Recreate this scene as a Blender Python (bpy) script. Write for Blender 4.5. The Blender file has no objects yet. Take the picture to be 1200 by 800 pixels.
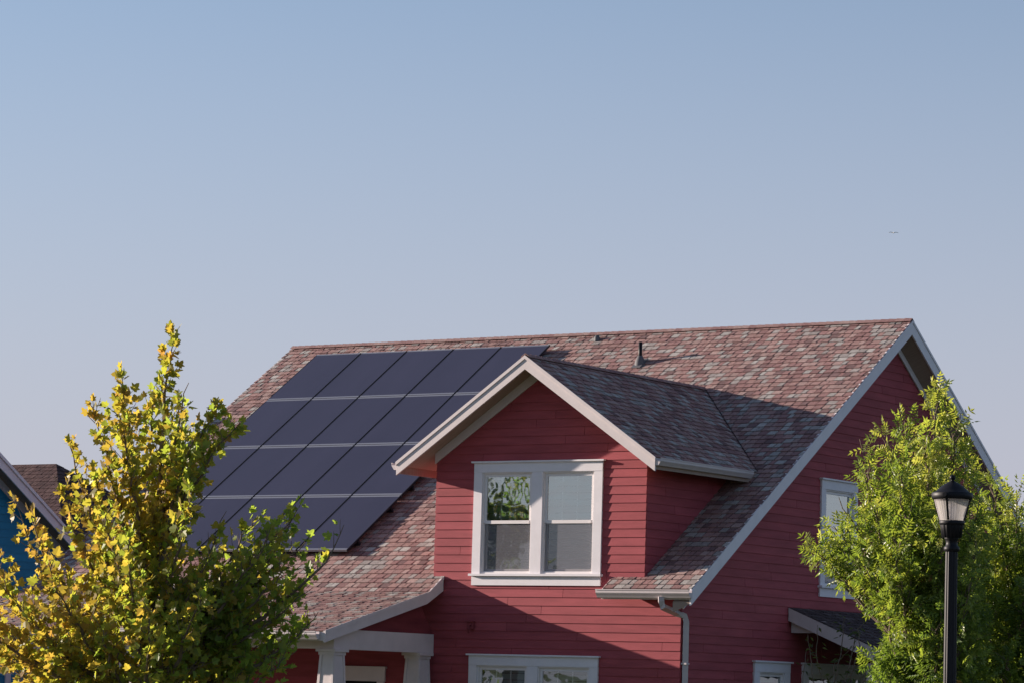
import bpy, bmesh, math, random
from mathutils import Vector, Matrix, noise
import numpy as np

# ------------------------------------------------------------------ camera
scene = bpy.context.scene
C = scene.collection
V = Vector
ZO = 1.85                                   # ground to the level the survey was made from
cam_d = bpy.data.cameras.new("camera"); cam = bpy.data.objects.new("camera", cam_d); C.objects.link(cam)
scene.camera = cam
cam_d.sensor_width = 36; cam_d.lens = 114.37; cam_d.clip_start = 0.5; cam_d.clip_end = 6000
CP = V((28.708, -40.926, ZO))
CR = V((0.83239442, 0.55345544, 0.02840081)); CU = V((0.03630944, -0.1056037, 0.99374518)); CB = V((0.55299291, -0.82615672, -0.10799958))
m = Matrix.Identity(4)
for i in range(3):
    m[i][0] = CR[i]; m[i][1] = CU[i]; m[i][2] = CB[i]; m[i][3] = CP[i]
cam.matrix_world = m

# ------------------------------------------------------------------ light
HZ_TOP, HZ_A, HZ_B, HZ_COL = .30, 1.0, .12, (3.45, 3.30, 3.95, 1)
SUN_TRAVEL = V((1.0, 0.21, -0.222)).normalized()
world = bpy.data.worlds.new("World"); scene.world = world; world.use_nodes = True
wt = world.node_tree; wt.nodes.clear()
wo = wt.nodes.new('ShaderNodeOutputWorld'); bg = wt.nodes.new('ShaderNodeBackground'); sky = wt.nodes.new('ShaderNodeTexSky')
sky.sky_type = 'NISHITA'; sky.sun_disc = False
el = math.asin(-SUN_TRAVEL.z); az = math.atan2(-SUN_TRAVEL.x, -SUN_TRAVEL.y)   # clockwise from +Y
sky.sun_elevation = el; sky.sun_rotation = az
sky.air_density = 1.0; sky.dust_density = 0.6; sky.ozone_density = 2.2; sky.altitude = 1300
bg.inputs['Strength'].default_value = 0.068
# pale lavender haze low in the sky, by true elevation and a little by compass direction
wtc = wt.nodes.new('ShaderNodeTexCoord'); wsx = wt.nodes.new('ShaderNodeSeparateXYZ'); wmr = wt.nodes.new('ShaderNodeMapRange'); wmr.interpolation_type = 'SMOOTHSTEP'
wt.links.new(wtc.outputs['Generated'], wsx.inputs[0]); wt.links.new(wsx.outputs['Z'], wmr.inputs[0])
wmr.inputs[1].default_value = -.02; wmr.inputs[2].default_value = HZ_TOP; wmr.inputs[3].default_value = HZ_A; wmr.inputs[4].default_value = HZ_B
wmx = wt.nodes.new('ShaderNodeMix'); wmx.data_type = 'RGBA'; wt.links.new(wmr.outputs[0], wmx.inputs[0]); wt.links.new(sky.outputs[0], wmx.inputs[6]); wmx.inputs[7].default_value = HZ_COL
wt.links.new(wmx.outputs[2], bg.inputs[0]); wt.links.new(bg.outputs[0], wo.inputs[0])
sl = bpy.data.lights.new("sun", 'SUN'); so = bpy.data.objects.new("sun", sl); C.objects.link(so)
sl.energy = 4.9; sl.angle = math.radians(0.5); sl.color = (1.0, 0.85, 0.73)
so.rotation_euler = SUN_TRAVEL.to_track_quat('-Z', 'Y').to_euler()
vs = scene.view_settings; vs.view_transform = 'Standard'; vs.look = 'None'; vs.gamma = 1; vs.use_curve_mapping = False
vs.exposure = 1.12

# ------------------------------------------------------------------ materials
def mat(name, col, rough=0.7, spec=0.3, noise_s=None, noise_amt=0.15, metallic=0.0, bump=0.0, bump_s=60, attr=False, stretch=(1, 1, 1), col2=None, transl=0.0):
    M = bpy.data.materials.new(name); M.use_nodes = True; t = M.node_tree; n = t.nodes; l = t.links
    b = n['Principled BSDF']; b.inputs['Roughness'].default_value = rough; b.inputs['Specular IOR Level'].default_value = spec
    b.inputs['Metallic'].default_value = metallic
    tc = n.new('ShaderNodeTexCoord'); mp = n.new('ShaderNodeMapping'); mp.inputs['Scale'].default_value = stretch
    l.new(tc.outputs['Object'], mp.inputs[0])
    if attr:
        a = n.new('ShaderNodeAttribute'); a.attribute_name = 'Col'; src = a.outputs['Color']
        if sum(col) > 0:
            m0 = n.new('ShaderNodeMix'); m0.data_type = 'RGBA'; m0.blend_type = 'MULTIPLY'; m0.inputs[0].default_value = 1
            l.new(src, m0.inputs[6]); m0.inputs[7].default_value = (*col, 1); src = m0.outputs[2]
    else:
        rgb = n.new('ShaderNodeRGB'); rgb.outputs[0].default_value = (*col, 1); src = rgb.outputs[0]
    if noise_s:
        nz = n.new('ShaderNodeTexNoise'); nz.inputs['Scale'].default_value = noise_s; nz.inputs['Detail'].default_value = 5; nz.inputs['Roughness'].default_value = .62
        l.new(mp.outputs[0], nz.inputs['Vector'])
        mr = n.new('ShaderNodeMapRange'); mr.inputs[1].default_value = .28; mr.inputs[2].default_value = .72
        mr.inputs[3].default_value = 1 - noise_amt; mr.inputs[4].default_value = 1 + noise_amt
        l.new(nz.outputs['Fac'], mr.inputs[0])
        mx = n.new('ShaderNodeMix'); mx.data_type = 'RGBA'; mx.blend_type = 'MULTIPLY'; mx.inputs[0].default_value = 1
        l.new(src, mx.inputs[6]); l.new(mr.outputs[0], mx.inputs[7]); src = mx.outputs[2]
        if col2:
            n2 = n.new('ShaderNodeTexNoise'); n2.inputs['Scale'].default_value = noise_s * .13; n2.inputs['Detail'].default_value = 3
            l.new(mp.outputs[0], n2.inputs['Vector'])
            r2 = n.new('ShaderNodeMapRange'); r2.inputs[1].default_value = .42; r2.inputs[2].default_value = .66; l.new(n2.outputs['Fac'], r2.inputs[0])
            m2 = n.new('ShaderNodeMix'); m2.data_type = 'RGBA'; l.new(r2.outputs[0], m2.inputs[0]); l.new(src, m2.inputs[6]); m2.inputs[7].default_value = (*col2, 1); src = m2.outputs[2]
    l.new(src, b.inputs['Base Color'])
    if bump:
        nb = n.new('ShaderNodeTexNoise'); nb.inputs['Scale'].default_value = bump_s; nb.inputs['Detail'].default_value = 4; l.new(mp.outputs[0], nb.inputs['Vector'])
        bp = n.new('ShaderNodeBump'); bp.inputs['Strength'].default_value = bump; bp.inputs['Distance'].default_value = .01
        l.new(nb.outputs['Fac'], bp.inputs['Height']); l.new(bp.outputs[0], b.inputs['Normal'])
    if transl:
        tr = n.new('ShaderNodeBsdfTranslucent'); ms = n.new('ShaderNodeMixShader'); ms.inputs[0].default_value = transl
        mc = n.new('ShaderNodeMix'); mc.data_type = 'RGBA'; mc.blend_type = 'MULTIPLY'; mc.inputs[0].default_value = 1
        l.new(src, mc.inputs[6]); mc.inputs[7].default_value = (1.3, 1.25, .6, 1); l.new(mc.outputs[2], tr.inputs['Color'])
        l.new(b.outputs[0], ms.inputs[1]); l.new(tr.outputs[0], ms.inputs[2]); l.new(ms.outputs[0], n['Material Output'].inputs[0])
    return M

def glass_mat(name, refl, wob=0.25, tint=(.8, .86, .84)):
    M = bpy.data.materials.new(name); M.use_nodes = True; t = M.node_tree; n = t.nodes; l = t.links; n.clear()
    o = n.new('ShaderNodeOutputMaterial'); ms = n.new('ShaderNodeMixShader'); tr = n.new('ShaderNodeBsdfTransparent'); gl = n.new('ShaderNodeBsdfGlossy')
    tr.inputs[0].default_value = (*tint, 1); gl.inputs['Roughness'].default_value = .02; gl.inputs[0].default_value = (.92, 1, .97, 1)
    fr = n.new('ShaderNodeFresnel'); fr.inputs[0].default_value = 1.5
    ad = n.new('ShaderNodeMath'); ad.operation = 'ADD'; ad.use_clamp = True; ad.inputs[1].default_value = refl; l.new(fr.outputs[0], ad.inputs[0])
    tc = n.new('ShaderNodeTexCoord'); nz = n.new('ShaderNodeTexNoise'); nz.inputs['Scale'].default_value = 2.2; l.new(tc.outputs['Object'], nz.inputs['Vector'])
    bp = n.new('ShaderNodeBump'); bp.inputs['Strength'].default_value = wob; bp.inputs['Distance'].default_value = .02; l.new(nz.outputs['Fac'], bp.inputs['Height']); l.new(bp.outputs[0], gl.inputs['Normal'])
    l.new(ad.outputs[0], ms.inputs[0]); l.new(tr.outputs[0], ms.inputs[1]); l.new(gl.outputs[0], ms.inputs[2]); l.new(ms.outputs[0], o.inputs[0])
    return M

FLASH = mat('lead_flashing', (.10, .10, .11), .7, .3)
RED = mat('red_siding', (.325, .068, .081), .66, .15, 3, .18, stretch=(.5, .5, 3.5), bump=.12, bump_s=40, attr=True)
BLUE = mat('blue_siding', (.012, .23, .42), .6, .3, 3, .1, stretch=(.5, .5, 3.5), attr=True)
TRIM = mat('grey_trim_paint', (.62, .555, .555), .55, .35, 5, .06, bump=.05)
TRIMW = mat('pale_trim_paint', (.72, .69, .72), .5, .35, 5, .05)
SASH = mat('vinyl_sash', (.74, .70, .70), .4, .4)
GUT = mat('gutter_metal', (.55, .49, .50), .42, .5, 8, .06)
SOFF = mat('soffit_boards', (.33, .25, .21), .8, .2, 3, .12, stretch=(1, 12, 1))
SHIN = mat('asphalt_shingle', (0, 0, 0), .93, .12, 45, .3, attr=True, bump=.5, bump_s=160)
DARKR = mat('red_backing', (.09, .02, .024), .9, .1)
PANEL = mat('solar_glass', (.036, .034, .060), .32, .33, 1.3, .10, stretch=(1, .3, .3))
PFRAME = mat('panel_frame_metal', (.21, .22, .26), .4, .5, metallic=.3)
PDARK = mat('panel_black_edge', (.012, .012, .02), .5, .4)
GLASS = glass_mat('window_glass', .42)
GLASS2 = glass_mat('dim_window_glass', .16)
BLIND = mat('window_blind', (.50, .52, .50), .8, .2)
BLIND2 = mat('dusky_blind', (.30, .34, .33), .8, .2)
SCREEN = None
BLACK = mat('black_iron', (.006, .006, .009), .5, .22, 20, .2, bump=.05)
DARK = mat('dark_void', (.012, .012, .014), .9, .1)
BARK = mat('tree_bark', (.17, .13, .10), .9, .15, 14, .35, stretch=(1, 1, .25), bump=.5, bump_s=50)
LEAF1 = mat('lobed_leaves', (0, 0, 0), .45, .4, attr=True, transl=.66)
LEAF2 = mat('narrow_leaves', (0, 0, 0), .38, .5, attr=True, transl=.56)
GRASS = mat('lawn', (.055, .085, .025), .95, .1, 3, .4, col2=(.11, .11, .045), bump=.6, bump_s=120)
ASPH = mat('asphalt', (.05, .05, .052), .9, .2, 30, .25, bump=.3)
CONC = mat('concrete', (.36, .34, .31), .9, .2, 8, .12, bump=.2)

def screen_mat():
    M = bpy.data.materials.new('insect_screen'); M.use_nodes = True; n = M.node_tree.nodes; l = M.node_tree.links; n.clear()
    o = n.new('ShaderNodeOutputMaterial'); ms = n.new('ShaderNodeMixShader'); tr = n.new('ShaderNodeBsdfTransparent'); df = n.new('ShaderNodeBsdfDiffuse')
    tr.inputs[0].default_value = (1, 1, 1, 1)
    df.inputs[0].default_value = (.215, .21, .235, 1); ms.inputs[0].default_value = .5
    l.new(tr.outputs[0], ms.inputs[1]); l.new(df.outputs[0], ms.inputs[2]); l.new(ms.outputs[0], o.inputs[0]); return M
SCREEN = screen_mat()

# ------------------------------------------------------------------ mesh helpers
class MB:
    def __init__(s): s.v = []; s.f = []; s.c = []; s.sm = []
    def poly(s, pts, col=(1, 1, 1), smooth=False):
        b = len(s.v); s.v += [tuple(p) for p in pts]; s.f.append(tuple(range(b, b + len(pts)))); s.c.append(col); s.sm.append(smooth)
    def hull(s, bot, top, col=(1, 1, 1)):           # two matching rings -> closed solid
        n = len(bot); b = len(s.v); s.v += [tuple(p) for p in bot] + [tuple(p) for p in top]
        F = [tuple(range(b + n - 1, b - 1, -1)), tuple(range(b + n, b + 2 * n))] + [(b + i, b + (i + 1) % n, b + n + (i + 1) % n, b + n + i) for i in range(n)]
        s.f += F; s.c += [col] * len(F); s.sm += [False] * len(F)
    def board(s, A, B, W, T, col=(1, 1, 1)):        # bar from A to B, width vector W, thickness vector T
        A, B, W, T = V(A), V(B), V(W), V(T)
        s.hull([A, A + W, A + W + T, A + T], [B, B + W, B + W + T, B + T], col)
    def box(s, lo, hi, col=(1, 1, 1)):
        x0, y0, z0 = lo; x1, y1, z1 = hi
        s.hull([(x0, y0, z0), (x1, y0, z0), (x1, y1, z0), (x0, y1, z0)], [(x0, y0, z1), (x1, y0, z1), (x1, y1, z1), (x0, y1, z1)], col)
    def extrude(s, prof, A, B, X, Z, col=(1, 1, 1)):  # profile (x, z) swept from A to B
        A, B, X, Z = V(A), V(B), V(X), V(Z)
        s.hull([A + X * x + Z * z for x, z in prof], [B + X * x + Z * z for x, z in prof], col)
    def tube(s, pts, rad, n=8, col=(1, 1, 1), cap=True):
        pts = [V(p) for p in pts]; b = len(s.v); N = len(pts)
        up = V((0.13, 0.31, .94))
        for i, p in enumerate(pts):
            t = (pts[min(i + 1, N - 1)] - pts[max(i - 1, 0)]).normalized()
            a = t.cross(up)
            if a.length < .05: a = t.cross(V((1, 0, 0)))
            a.normalize(); c = t.cross(a)
            r = rad[i] if isinstance(rad, (list, tuple)) else rad
            for k in range(n):
                an = 2 * math.pi * k / n; s.v.append(tuple(p + a * (math.cos(an) * r) + c * (math.sin(an) * r)))
        for i in range(N - 1):
            for k in range(n):
                k2 = (k + 1) % n; s.f.append((b + i * n + k, b + i * n + k2, b + (i + 1) * n + k2, b + (i + 1) * n + k)); s.c.append(col); s.sm.append(True)
        if cap:
            s.f.append(tuple(b + k for k in range(n - 1, -1, -1))); s.f.append(tuple(b + (N - 1) * n + k for k in range(n))); s.c += [col] * 2; s.sm += [False] * 2
    def lathe(s, prof, n=24, c=(0, 0), rfun=None, col=(1, 1, 1), smooth=True):
        b = len(s.v)
        for r, z in prof:
            for k in range(n):
                an = 2 * math.pi * k / n; rr = r * (rfun(an) if rfun else 1)
                s.v.append((c[0] + rr * math.cos(an), c[1] + rr * math.sin(an), z))
        for i in range(len(prof) - 1):
            for k in range(n):
                k2 = (k + 1) % n; s.f.append((b + i * n + k, b + i * n + k2, b + (i + 1) * n + k2, b + (i + 1) * n + k)); s.c.append(col); s.sm.append(smooth)
    def build(s, name, material, parent=None):
        me = bpy.data.meshes.new(name); me.from_pydata(s.v, [], s.f)
        ca = me.color_attributes.new('Col', 'FLOAT_COLOR', 'CORNER')
        arr = np.ones((len(me.loops), 4), dtype=np.float32); k = 0
        for f, c in zip(s.f, s.c):
            arr[k:k + len(f), :3] = c; k += len(f)
        ca.data.foreach_set('color', arr.ravel())
        me.polygons.foreach_set('use_smooth', s.sm)
        me.materials.append(material); me.update()
        o = bpy.data.objects.new(name, me); C.objects.link(o)
        if parent: o.parent = parent
        return o

def thing(name, label, cat, loc=(0, 0, 0), group=None):
    o = bpy.data.objects.new(name, None); C.objects.link(o); o.location = loc; o.empty_display_size = .3
    o['label'] = label; o['category'] = cat
    if group: o['group'] = group
    return o
def tag(o, label, cat, group=None):
    o['label'] = label; o['category'] = cat
    if group: o['group'] = group
    return o
def struct(o): o['kind'] = 'structure'; return o

def clip(poly, region):                              # convex clip (2D), region counter-clockwise
    out = poly
    for i in range(len(region)):
        ax, ay = region[i]; bx, by = region[(i + 1) % len(region)]
        inp = out; out = []
        if not inp: return []
        sd = [(bx - ax) * (p[1] - ay) - (by - ay) * (p[0] - ax) for p in inp]
        for j in range(len(inp)):
            p, q = inp[j], inp[(j + 1) % len(inp)]; a, b = sd[j], sd[(j + 1) % len(inp)]
            if a >= -1e-9: out.append(p)
            if (a > 1e-9 and b < -1e-9) or (a < -1e-9 and b > 1e-9):
                t = a / (a - b); out.append((p[0] + (q[0] - p[0]) * t, p[1] + (q[1] - p[1]) * t))
    if len(out) < 3: return []
    ar = sum(out[i][0] * out[(i + 1) % len(out)][1] - out[(i + 1) % len(out)][0] * out[i][1] for i in range(len(out))) / 2
    return out if ar > 2e-5 else []
def ccw(p):
    ar = sum(p[i][0] * p[(i + 1) % len(p)][1] - p[(i + 1) % len(p)][0] * p[i][1] for i in range(len(p)))
    return p if ar > 0 else p[::-1]
def rect_minus(poly, holes):
    out = [poly]
    for (x0, z0, x1, z1) in holes:
        nxt = []
        B = 1e3
        for p in out:
            for reg in ([(-B, -B), (x0, -B), (x0, B), (-B, B)], [(x1, -B), (B, -B), (B, B), (x1, B)], [(x0, -B), (x1, -B), (x1, z0), (x0, z0)], [(x0, z1), (x1, z1), (x1, B), (x0, B)]):
                c = clip(p, reg)
                if c: nxt.append(c)
        out = nxt
    return out

# ---- lap siding: rows of boards in a wall plane. frame: P(a,z,off)
def siding(mb, P, regions, holes=(), z0=0.0, expo=.1277, seed=1, base=(1, 1, 1), amin=-30, amax=30, joints=True):
    rnd = random.Random(seed)
    zs = [p[1] for r in regions for p in r]; as_ = [p[0] for r in regions for p in r]
    k0 = int(math.floor((min(zs) - z0) / expo)) - 1; k1 = int(math.ceil((max(zs) - z0) / expo)) + 1
    a0, a1 = min(as_) - .01, max(as_) + .01
    for k in range(k0, k1):
        zb = z0 + k * expo; zt = zb + expo
        cuts = [a0]
        x = a0 + rnd.uniform(.5, 3.6)
        while x < a1: cuts.append(x); x += 3.66 if joints else 99
        cuts.append(a1 + .01)
        for i in range(len(cuts) - 1):
            u0, u1 = cuts[i] + (.003 if i else 0), cuts[i + 1] - .003
            sh = rnd.uniform(.92, 1.06); col = tuple(c * sh * rnd.uniform(.985, 1.015) for c in base)
            for reg in regions:
                q = clip([(u0, zb), (u1, zb), (u1, zt), (u0, zt)], ccw(reg))
                if not q: continue
                for h in rect_minus(q, holes):
                    off = lambda z: .015 - .012 * (z - zb) / expo
                    mb.poly([P(a, z, off(z)) for a, z in h], col)
                    for j in range(len(h)):
                        (a, z), (b, y) = h[j], h[(j + 1) % len(h)]
                        if abs(z - zb) < 1e-6 and abs(y - zb) < 1e-6: mb.poly([P(a, z, 0), P(b, y, 0), P(b, y, .015), P(a, z, .015)], col)
                        elif abs(a - b) < 1e-6: mb.poly([P(a, z, 0), P(b, y, 0), P(b, y, off(y)), P(a, z, off(z))], col)

# ---- shingles: laminated tabs in courses. P(u,v,h): u along the eave, v up the slope, h off the deck
PAL = [((.31, .195, .180), 28), ((.265, .155, .148), 20), ((.345, .24, .22), 18), ((.37, .345, .325), 9), ((.31, .275, .26), 14), ((.19, .12, .118), 10)]
PALW = []
for c_, w_ in PAL: PALW += [c_] * w_
def shingles(mb, P, regions, seed=3, e=.135, pal=PALW, gain=1.0):
    us = [p[0] for r in regions for p in r]; vs_ = [p[1] for r in regions for p in r]
    regs = [ccw(r) for r in regions]
    for r in regs: mb.poly([P(a, b, -.001) for a, b in r], (.045, .03, .032))
    j0 = int(math.floor(min(vs_) / e)); j1 = int(math.ceil(max(vs_) / e))
    for j in range(j0, j1):
        rnd = random.Random(seed * 7919 + j)
        v0 = j * e; v1 = v0 + e; u = math.floor(min(us)) - 1 + rnd.uniform(0, .3); thick = False
        wob = 0
        while u < max(us):
            w = rnd.uniform(.085, .175); thick = not thick if rnd.random() < .8 else thick
            c = rnd.choice(pal); g = rnd.uniform(.88, 1.12) * gain; col = tuple(x * g for x in c)
            skew = .012
            hb = .011 + (.007 if thick else 0) + rnd.uniform(0, .0025)
            vb = v0 + (0 if thick else .006)
            q0 = [(u + .008, vb), (u + w - .008, vb), (u + w - .008 + skew, v1), (u + .008 + skew, v1)]
            for r in regs:
                q = clip(q0, r)
                if q:
                    top = [P(a, b, hb - (hb - .003) * max(0, (b - v0)) / e) for a, b in q]; bot = [P(a, b, 0) for a, b in q]
                    mb.poly(top, col)
                    for i in range(len(q)):
                        i2 = (i + 1) % len(q); mb.poly([bot[i], bot[i2], top[i2], top[i]], tuple(x * .9 for x in col))
            u += w

def prism(mb, pts, off, col=(1, 1, 1)):               # polygon + offset vector
    a = [V(p) for p in pts]; o = V(off); mb.hull(a, [p + o for p in a], col)

# ------------------------------------------------------------------ ground
S = 3000
g = MB(); g.poly([(-S, -S, 0), (S, -S, 0), (S, S, 0), (-S, S, 0)]); struct(g.build('ground', GRASS))
g = MB(); g.poly([(-60, -26, .004), (60, -26, .004), (60, -18, .004), (-60, -18, .004)]); struct(g.build('road', ASPH))
g = MB()
for y0 in (-18, -26.15): g.box((-60, y0, -.1), (60, y0 + .15, .13))
struct(g.build('kerb', CONC))
g = MB()
i = -60
while i < 60: g.box((i, -15.5, -.1), (i + 1.49, -14.0, .05)); i += 1.5
struct(g.build('pavement', CONC))

# ------------------------------------------------------------------ the red house
S1 = .676; YR = 6.637; ZR = 6.292 + ZO; XL = -8.013; XR = 4.741; XW = 4.416; XWL = XL + .325
EO = -.277; PY = -.392; PZ = 1.54 + ZO; PS = .257; PE = -2.986; PX = .194
DM = 1.8895; DW = 3.779; ZD = 5.083 + ZO; DS = .674; DF = -.493; DH = DM + .426
LN = math.sqrt(1 + S1 * S1); NV = V((0, -S1, 1)) / LN
def zroof(y): return ZR - S1 * abs(YR - y)
zde = ZD - DS * DH
yv0 = YR - (ZR - ZD) / S1; yve = YR - (ZR - zde) / S1
def valleyY(x): return yv0 - (yv0 - yve) * abs(x - DM) / DH

house = thing('red_house', 'dark red clapboard house with pitched shingle roof, front dormer and grey trim', 'house', (0, 0, 0))

# walls -----------------------------------------------------------
def Pf(a, z, o): return (a, -o, z)                  # front plane, faces -Y
def Pr(y, z, o): return (XW + o, y, z)              # right gable, faces +X
WX0, WX1, WZ1, WZ0 = .716, 3.026, 3.504 + ZO, 1.650 + ZO
LZ1 = .588 + ZO; LZ0 = LZ1 - 1.854
uz = (WZ1 - .145, WZ0 + .17)                         # unit top and bottom
H1 = (WX0 + .05, WZ0 + .1, WX1 - .05, WZ1 - .08); H2 = (WX0 + .05, LZ0 + .1, WX1 - .05, LZ1 - .08)
DRX0, DRX1, DRZ = -1.925, -.857, .357 + ZO            # door trim
H3 = (DRX0 + .06, .0, DRX1 - .06, DRZ - .1)
zwall = zroof(0) - .16
sz0 = 1.349 + ZO - 30 * .1277
mb = MB()
dtop = lambda x: ZD - DS * abs(x - DM) - .16
siding(mb, Pf, [[(0, -.1), (XW, -.1), (XW, 3.4), (0, 3.4)], [(0, 3.4), (DW, 3.4), (DW, dtop(DW)), (DM, dtop(DM)), (0, dtop(0))], [(DW, 3.4), (XW, 3.4), (XW, zwall), (DW, zwall)], [(XWL, -.1), (0, -.1), (0, zwall + .1), (XWL, zwall + .1)]],
       holes=[H1, H2, H3], z0=sz0, seed=11)
mb.build('front_wall', RED, house)
mb = MB()
for poly in ([(0.003, 0), (XW - .003, 0), (XW - .003, zwall - .02), (0.003, zwall - .02)], [(0.003, zwall - .02), (DW - .003, zwall - .02), (DW - .003, dtop(DW) - .01), (DM, dtop(DM) - .01), (0.003, dtop(0) - .01)], [(XWL + .01, 0), (0.003, 0), (0.003, zwall), (XWL + .01, zwall)]):
    for h in rect_minus(ccw(poly), [H1, H2, H3]): prism(mb, [(a, .002, z) for a, z in h], (0, .12, 0))
mb.build('wall_core', DARKR, house)

GY0, GY1, GZ1, GZ0 = 4.165, 5.381, 3.509 + ZO, 1.676 + ZO
SY0, SY1, SZ1 = 2.136, 3.255, .607 + ZO
BY0, BY1 = 3.665, 5.9
H4 = (GY0 + .05, GZ0 + .1, GY1 - .05, GZ1 - .08); H5 = (SY0 + .05, .9, SY1 - .05, SZ1 - .08); H6 = (BY0 + .08, .3, BY1 - .08, SZ1 - .15)
YB = 2 * YR
gtop = lambda y: zroof(y) - .13
mb = MB()
greg = [[(.0, -.1), (YB, -.1), (YB, gtop(YB)), (YR, gtop(YR)), (0, gtop(0))]]
siding(mb, Pr, greg, holes=[H4, H5, H6], z0=sz0, seed=12)
mb.build('side_wall', RED, house)
mb = MB()
for h in rect_minus(ccw([(0.13, 0), (YB - .13, 0), (YB - .13, gtop(YB - .13) - .01), (YR, gtop(YR) - .01), (.13, gtop(.13) - .01)]), [H4, H5, H6]): prism(mb, [(XW - .002, y, z) for y, z in h], (-.12, 0, 0))
mb.build('wall_core', DARKR, house)
mb = MB()
siding(mb, lambda y, z, o: (XWL - o, y, z), [[(0, -.1), (YB, -.1), (YB, gtop(YB)), (YR, gtop(YR)), (0, gtop(0))]], z0=sz0, seed=13, base=(.45, .6, .6))  # unseen left wall, colour darkened so it bounces less red onto the blue house
siding(mb, lambda x, z, o: (x, YB + o, z), [[(XWL, -.1), (XW, -.1), (XW, gtop(YB)), (XWL, gtop(YB))]], z0=sz0, seed=14)
mb.build('rear_wall', RED, house)
# dormer cheeks
for sx, xx in ((1, DW), (-1, 0)):
    mb = MB(); zt = ZD - DS * DM - .13
    siding(mb, lambda y, z, o, xx=xx, sx=sx: (xx + sx * o, y, z), [[(0, zroof(0) - .02), (YR - (ZR - zt) / S1 + .05, zt), (0, zt)]], z0=sz0, seed=15 + sx, joints=False)
    mb.build('dormer_side_wall', RED, house)
    mb = MB(); prism(mb, [(xx - sx * .002, .1, zroof(0.1) - .02), (xx - sx * .002, YR - (ZR - zt) / S1 + .05, zt - .01), (xx - sx * .002, .1, zt - .01)], (-sx * .08, 0, 0))
    mb.build('wall_core', DARKR, house)

# main roof --------------------------------------------------------
def Pm(u, v, h): # v = distance down from ridge measured negative; use v up-slope with 0 at ridge
    y = YR + v / LN; return tuple(V((u, y, ZR + (y - YR) * S1)) + NV * (h - .02))
def vv(y): return (y - YR) * LN
mb = MB()
ov = .022
regs = [[(XL, vv(PY)), (0, vv(PY)), (0, 0), (XL, 0)], [(0, vv(PY)), (PX, vv(PY)), (PX, vv(-.016)), (0, vv(-.016))],
        [(DW, vv(EO)), (XR, vv(EO)), (XR, 0), (DW, 0)], [(3.224, vv(EO)), (DW, vv(EO)), (DW, vv(-.016)), (3.224, vv(-.016))],
        [(0, vv(valleyY(0))), (DM, vv(yv0)), (DM, 0), (0, 0)], [(DM, vv(yv0)), (DW, vv(valleyY(DW))), (DW, 0), (DM, 0)]]
shingles(mb, Pm, regs, seed=5)
roof = mb.build('roof', SHIN, house)
mb = MB()
def Pm2(u, v, h): x, y, z = Pm(u, v, h); return (x, 2 * YR - y, z)
shingles(mb, Pm2, [[(XL, vv(EO)), (XR, vv(EO)), (XR, 0), (XL, 0)]], seed=6, e=.29)
mb.build('rear_roof', SHIN, house)
# roof deck (soffit underside)
mb = MB(); T = NV * -.10
def deck(x0, x1, y0, y1):
    a = [V((x0, y0, zroof(y0))), V((x1, y0, zroof(y0))), V((x1, y1, zroof(y1))), V((x0, y1, zroof(y1)))]
    a = [p + NV * -.022 for p in a]; mb.hull([p + T for p in a], a)
deck(XL + .03, 0.0, PY, YR); deck(0.001, PX - .03, PY, -.03); deck(DW + .0, XR - .03, EO + .02, YR); deck(3.23, DW - .001, EO + .02, -.03)
a = [V((XL + .03, YR, ZR)), V((XR - .03, YR, ZR)), V((XR - .03, YB - EO, zroof(YB - EO))), V((XL + .03, YB - EO, zroof(YB - EO)))]
mb.hull([p + V((0, 0, -.23)) for p in a], [p + V((0, 0, -.03)) for p in a])
for sg in (-1, 1):
    ye = EO if sg < 0 else YB - EO
    qs = []
    for y in (YR, ye):
        qs.append([V((XW + .017, y, zroof(y) - .36)), V((XR - .031, y, zroof(y) - .236)), V((XR - .031, y, zroof(y) - .20)), V((XW + .017, y, zroof(y) - .20))])
    mb.hull(qs[0], qs[1])
mb.build('soffit', SOFF, house)
# ridge cap
mb = MB(); rnd = random.Random(4); x = XL
while x < XR - .05:
    x1 = min(x + .145, XR); c = rnd.choice(PALW[:55])
    for s in (-1, 1):
        o = .012
        p0 = V((x, YR, ZR + .012 + o)); p1 = V((x1, YR, ZR + .004 + o)); dn = V((0, s * .075, -.075 * S1))
        mb.hull([p0, p1, p1 + dn, p0 + dn], [p0 - V((0, 0, .012)), p1 - V((0, 0, .004)), p1 + dn - V((0, 0, .004)), p0 + dn - V((0, 0, .012))], c)
    x = x1
mb.build('ridge_cap', SHIN, roof)
# valley flashing lines on both sides of the dormer are covered by the dormer roof below
# rake boards: right gable, left gable
def slope_board(name, x0, x1, ya, yb, depth, zfun, material, drop=.018, parent=house):
    mb = MB(); a = V((0, ya, zfun(ya) - drop)); b = V((0, yb, zfun(yb) - drop))
    q = [a, b, b - V((0, 0, depth)), a - V((0, 0, depth))]
    mb.hull([V((x0, p.y, p.z)) for p in q], [V((x1, p.y, p.z)) for p in q]); return mb.build(name, material, parent)
slope_board('rake_board', XR - .03, XR, EO - .0, YR, .235, zroof, TRIMW)
slope_board('rake_board', XR - .03, XR, YR, YB - EO, .235, zroof, TRIMW)
slope_board('drip_edge', XR + .001, XR + .012, EO, YR, .045, zroof, TRIMW, drop=.024)
slope_board('drip_edge', XR + .001, XR + .012, YR, YB - EO, .045, zroof, TRIMW, drop=.012)
slope_board('rake_board', XL, XL + .03, PY, YR, .235, zroof, TRIM)
slope_board('rake_board', XL, XL + .03, YR, YB - EO, .235, zroof, TRIM)
slope_board('frieze_board', XW + .018, XW + .042, .0, YR, .12, zroof, TRIM, drop=.361)
slope_board('frieze_board', XW + .018, XW + .042, YR, YB, .12, zroof, TRIM, drop=.361)
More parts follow.
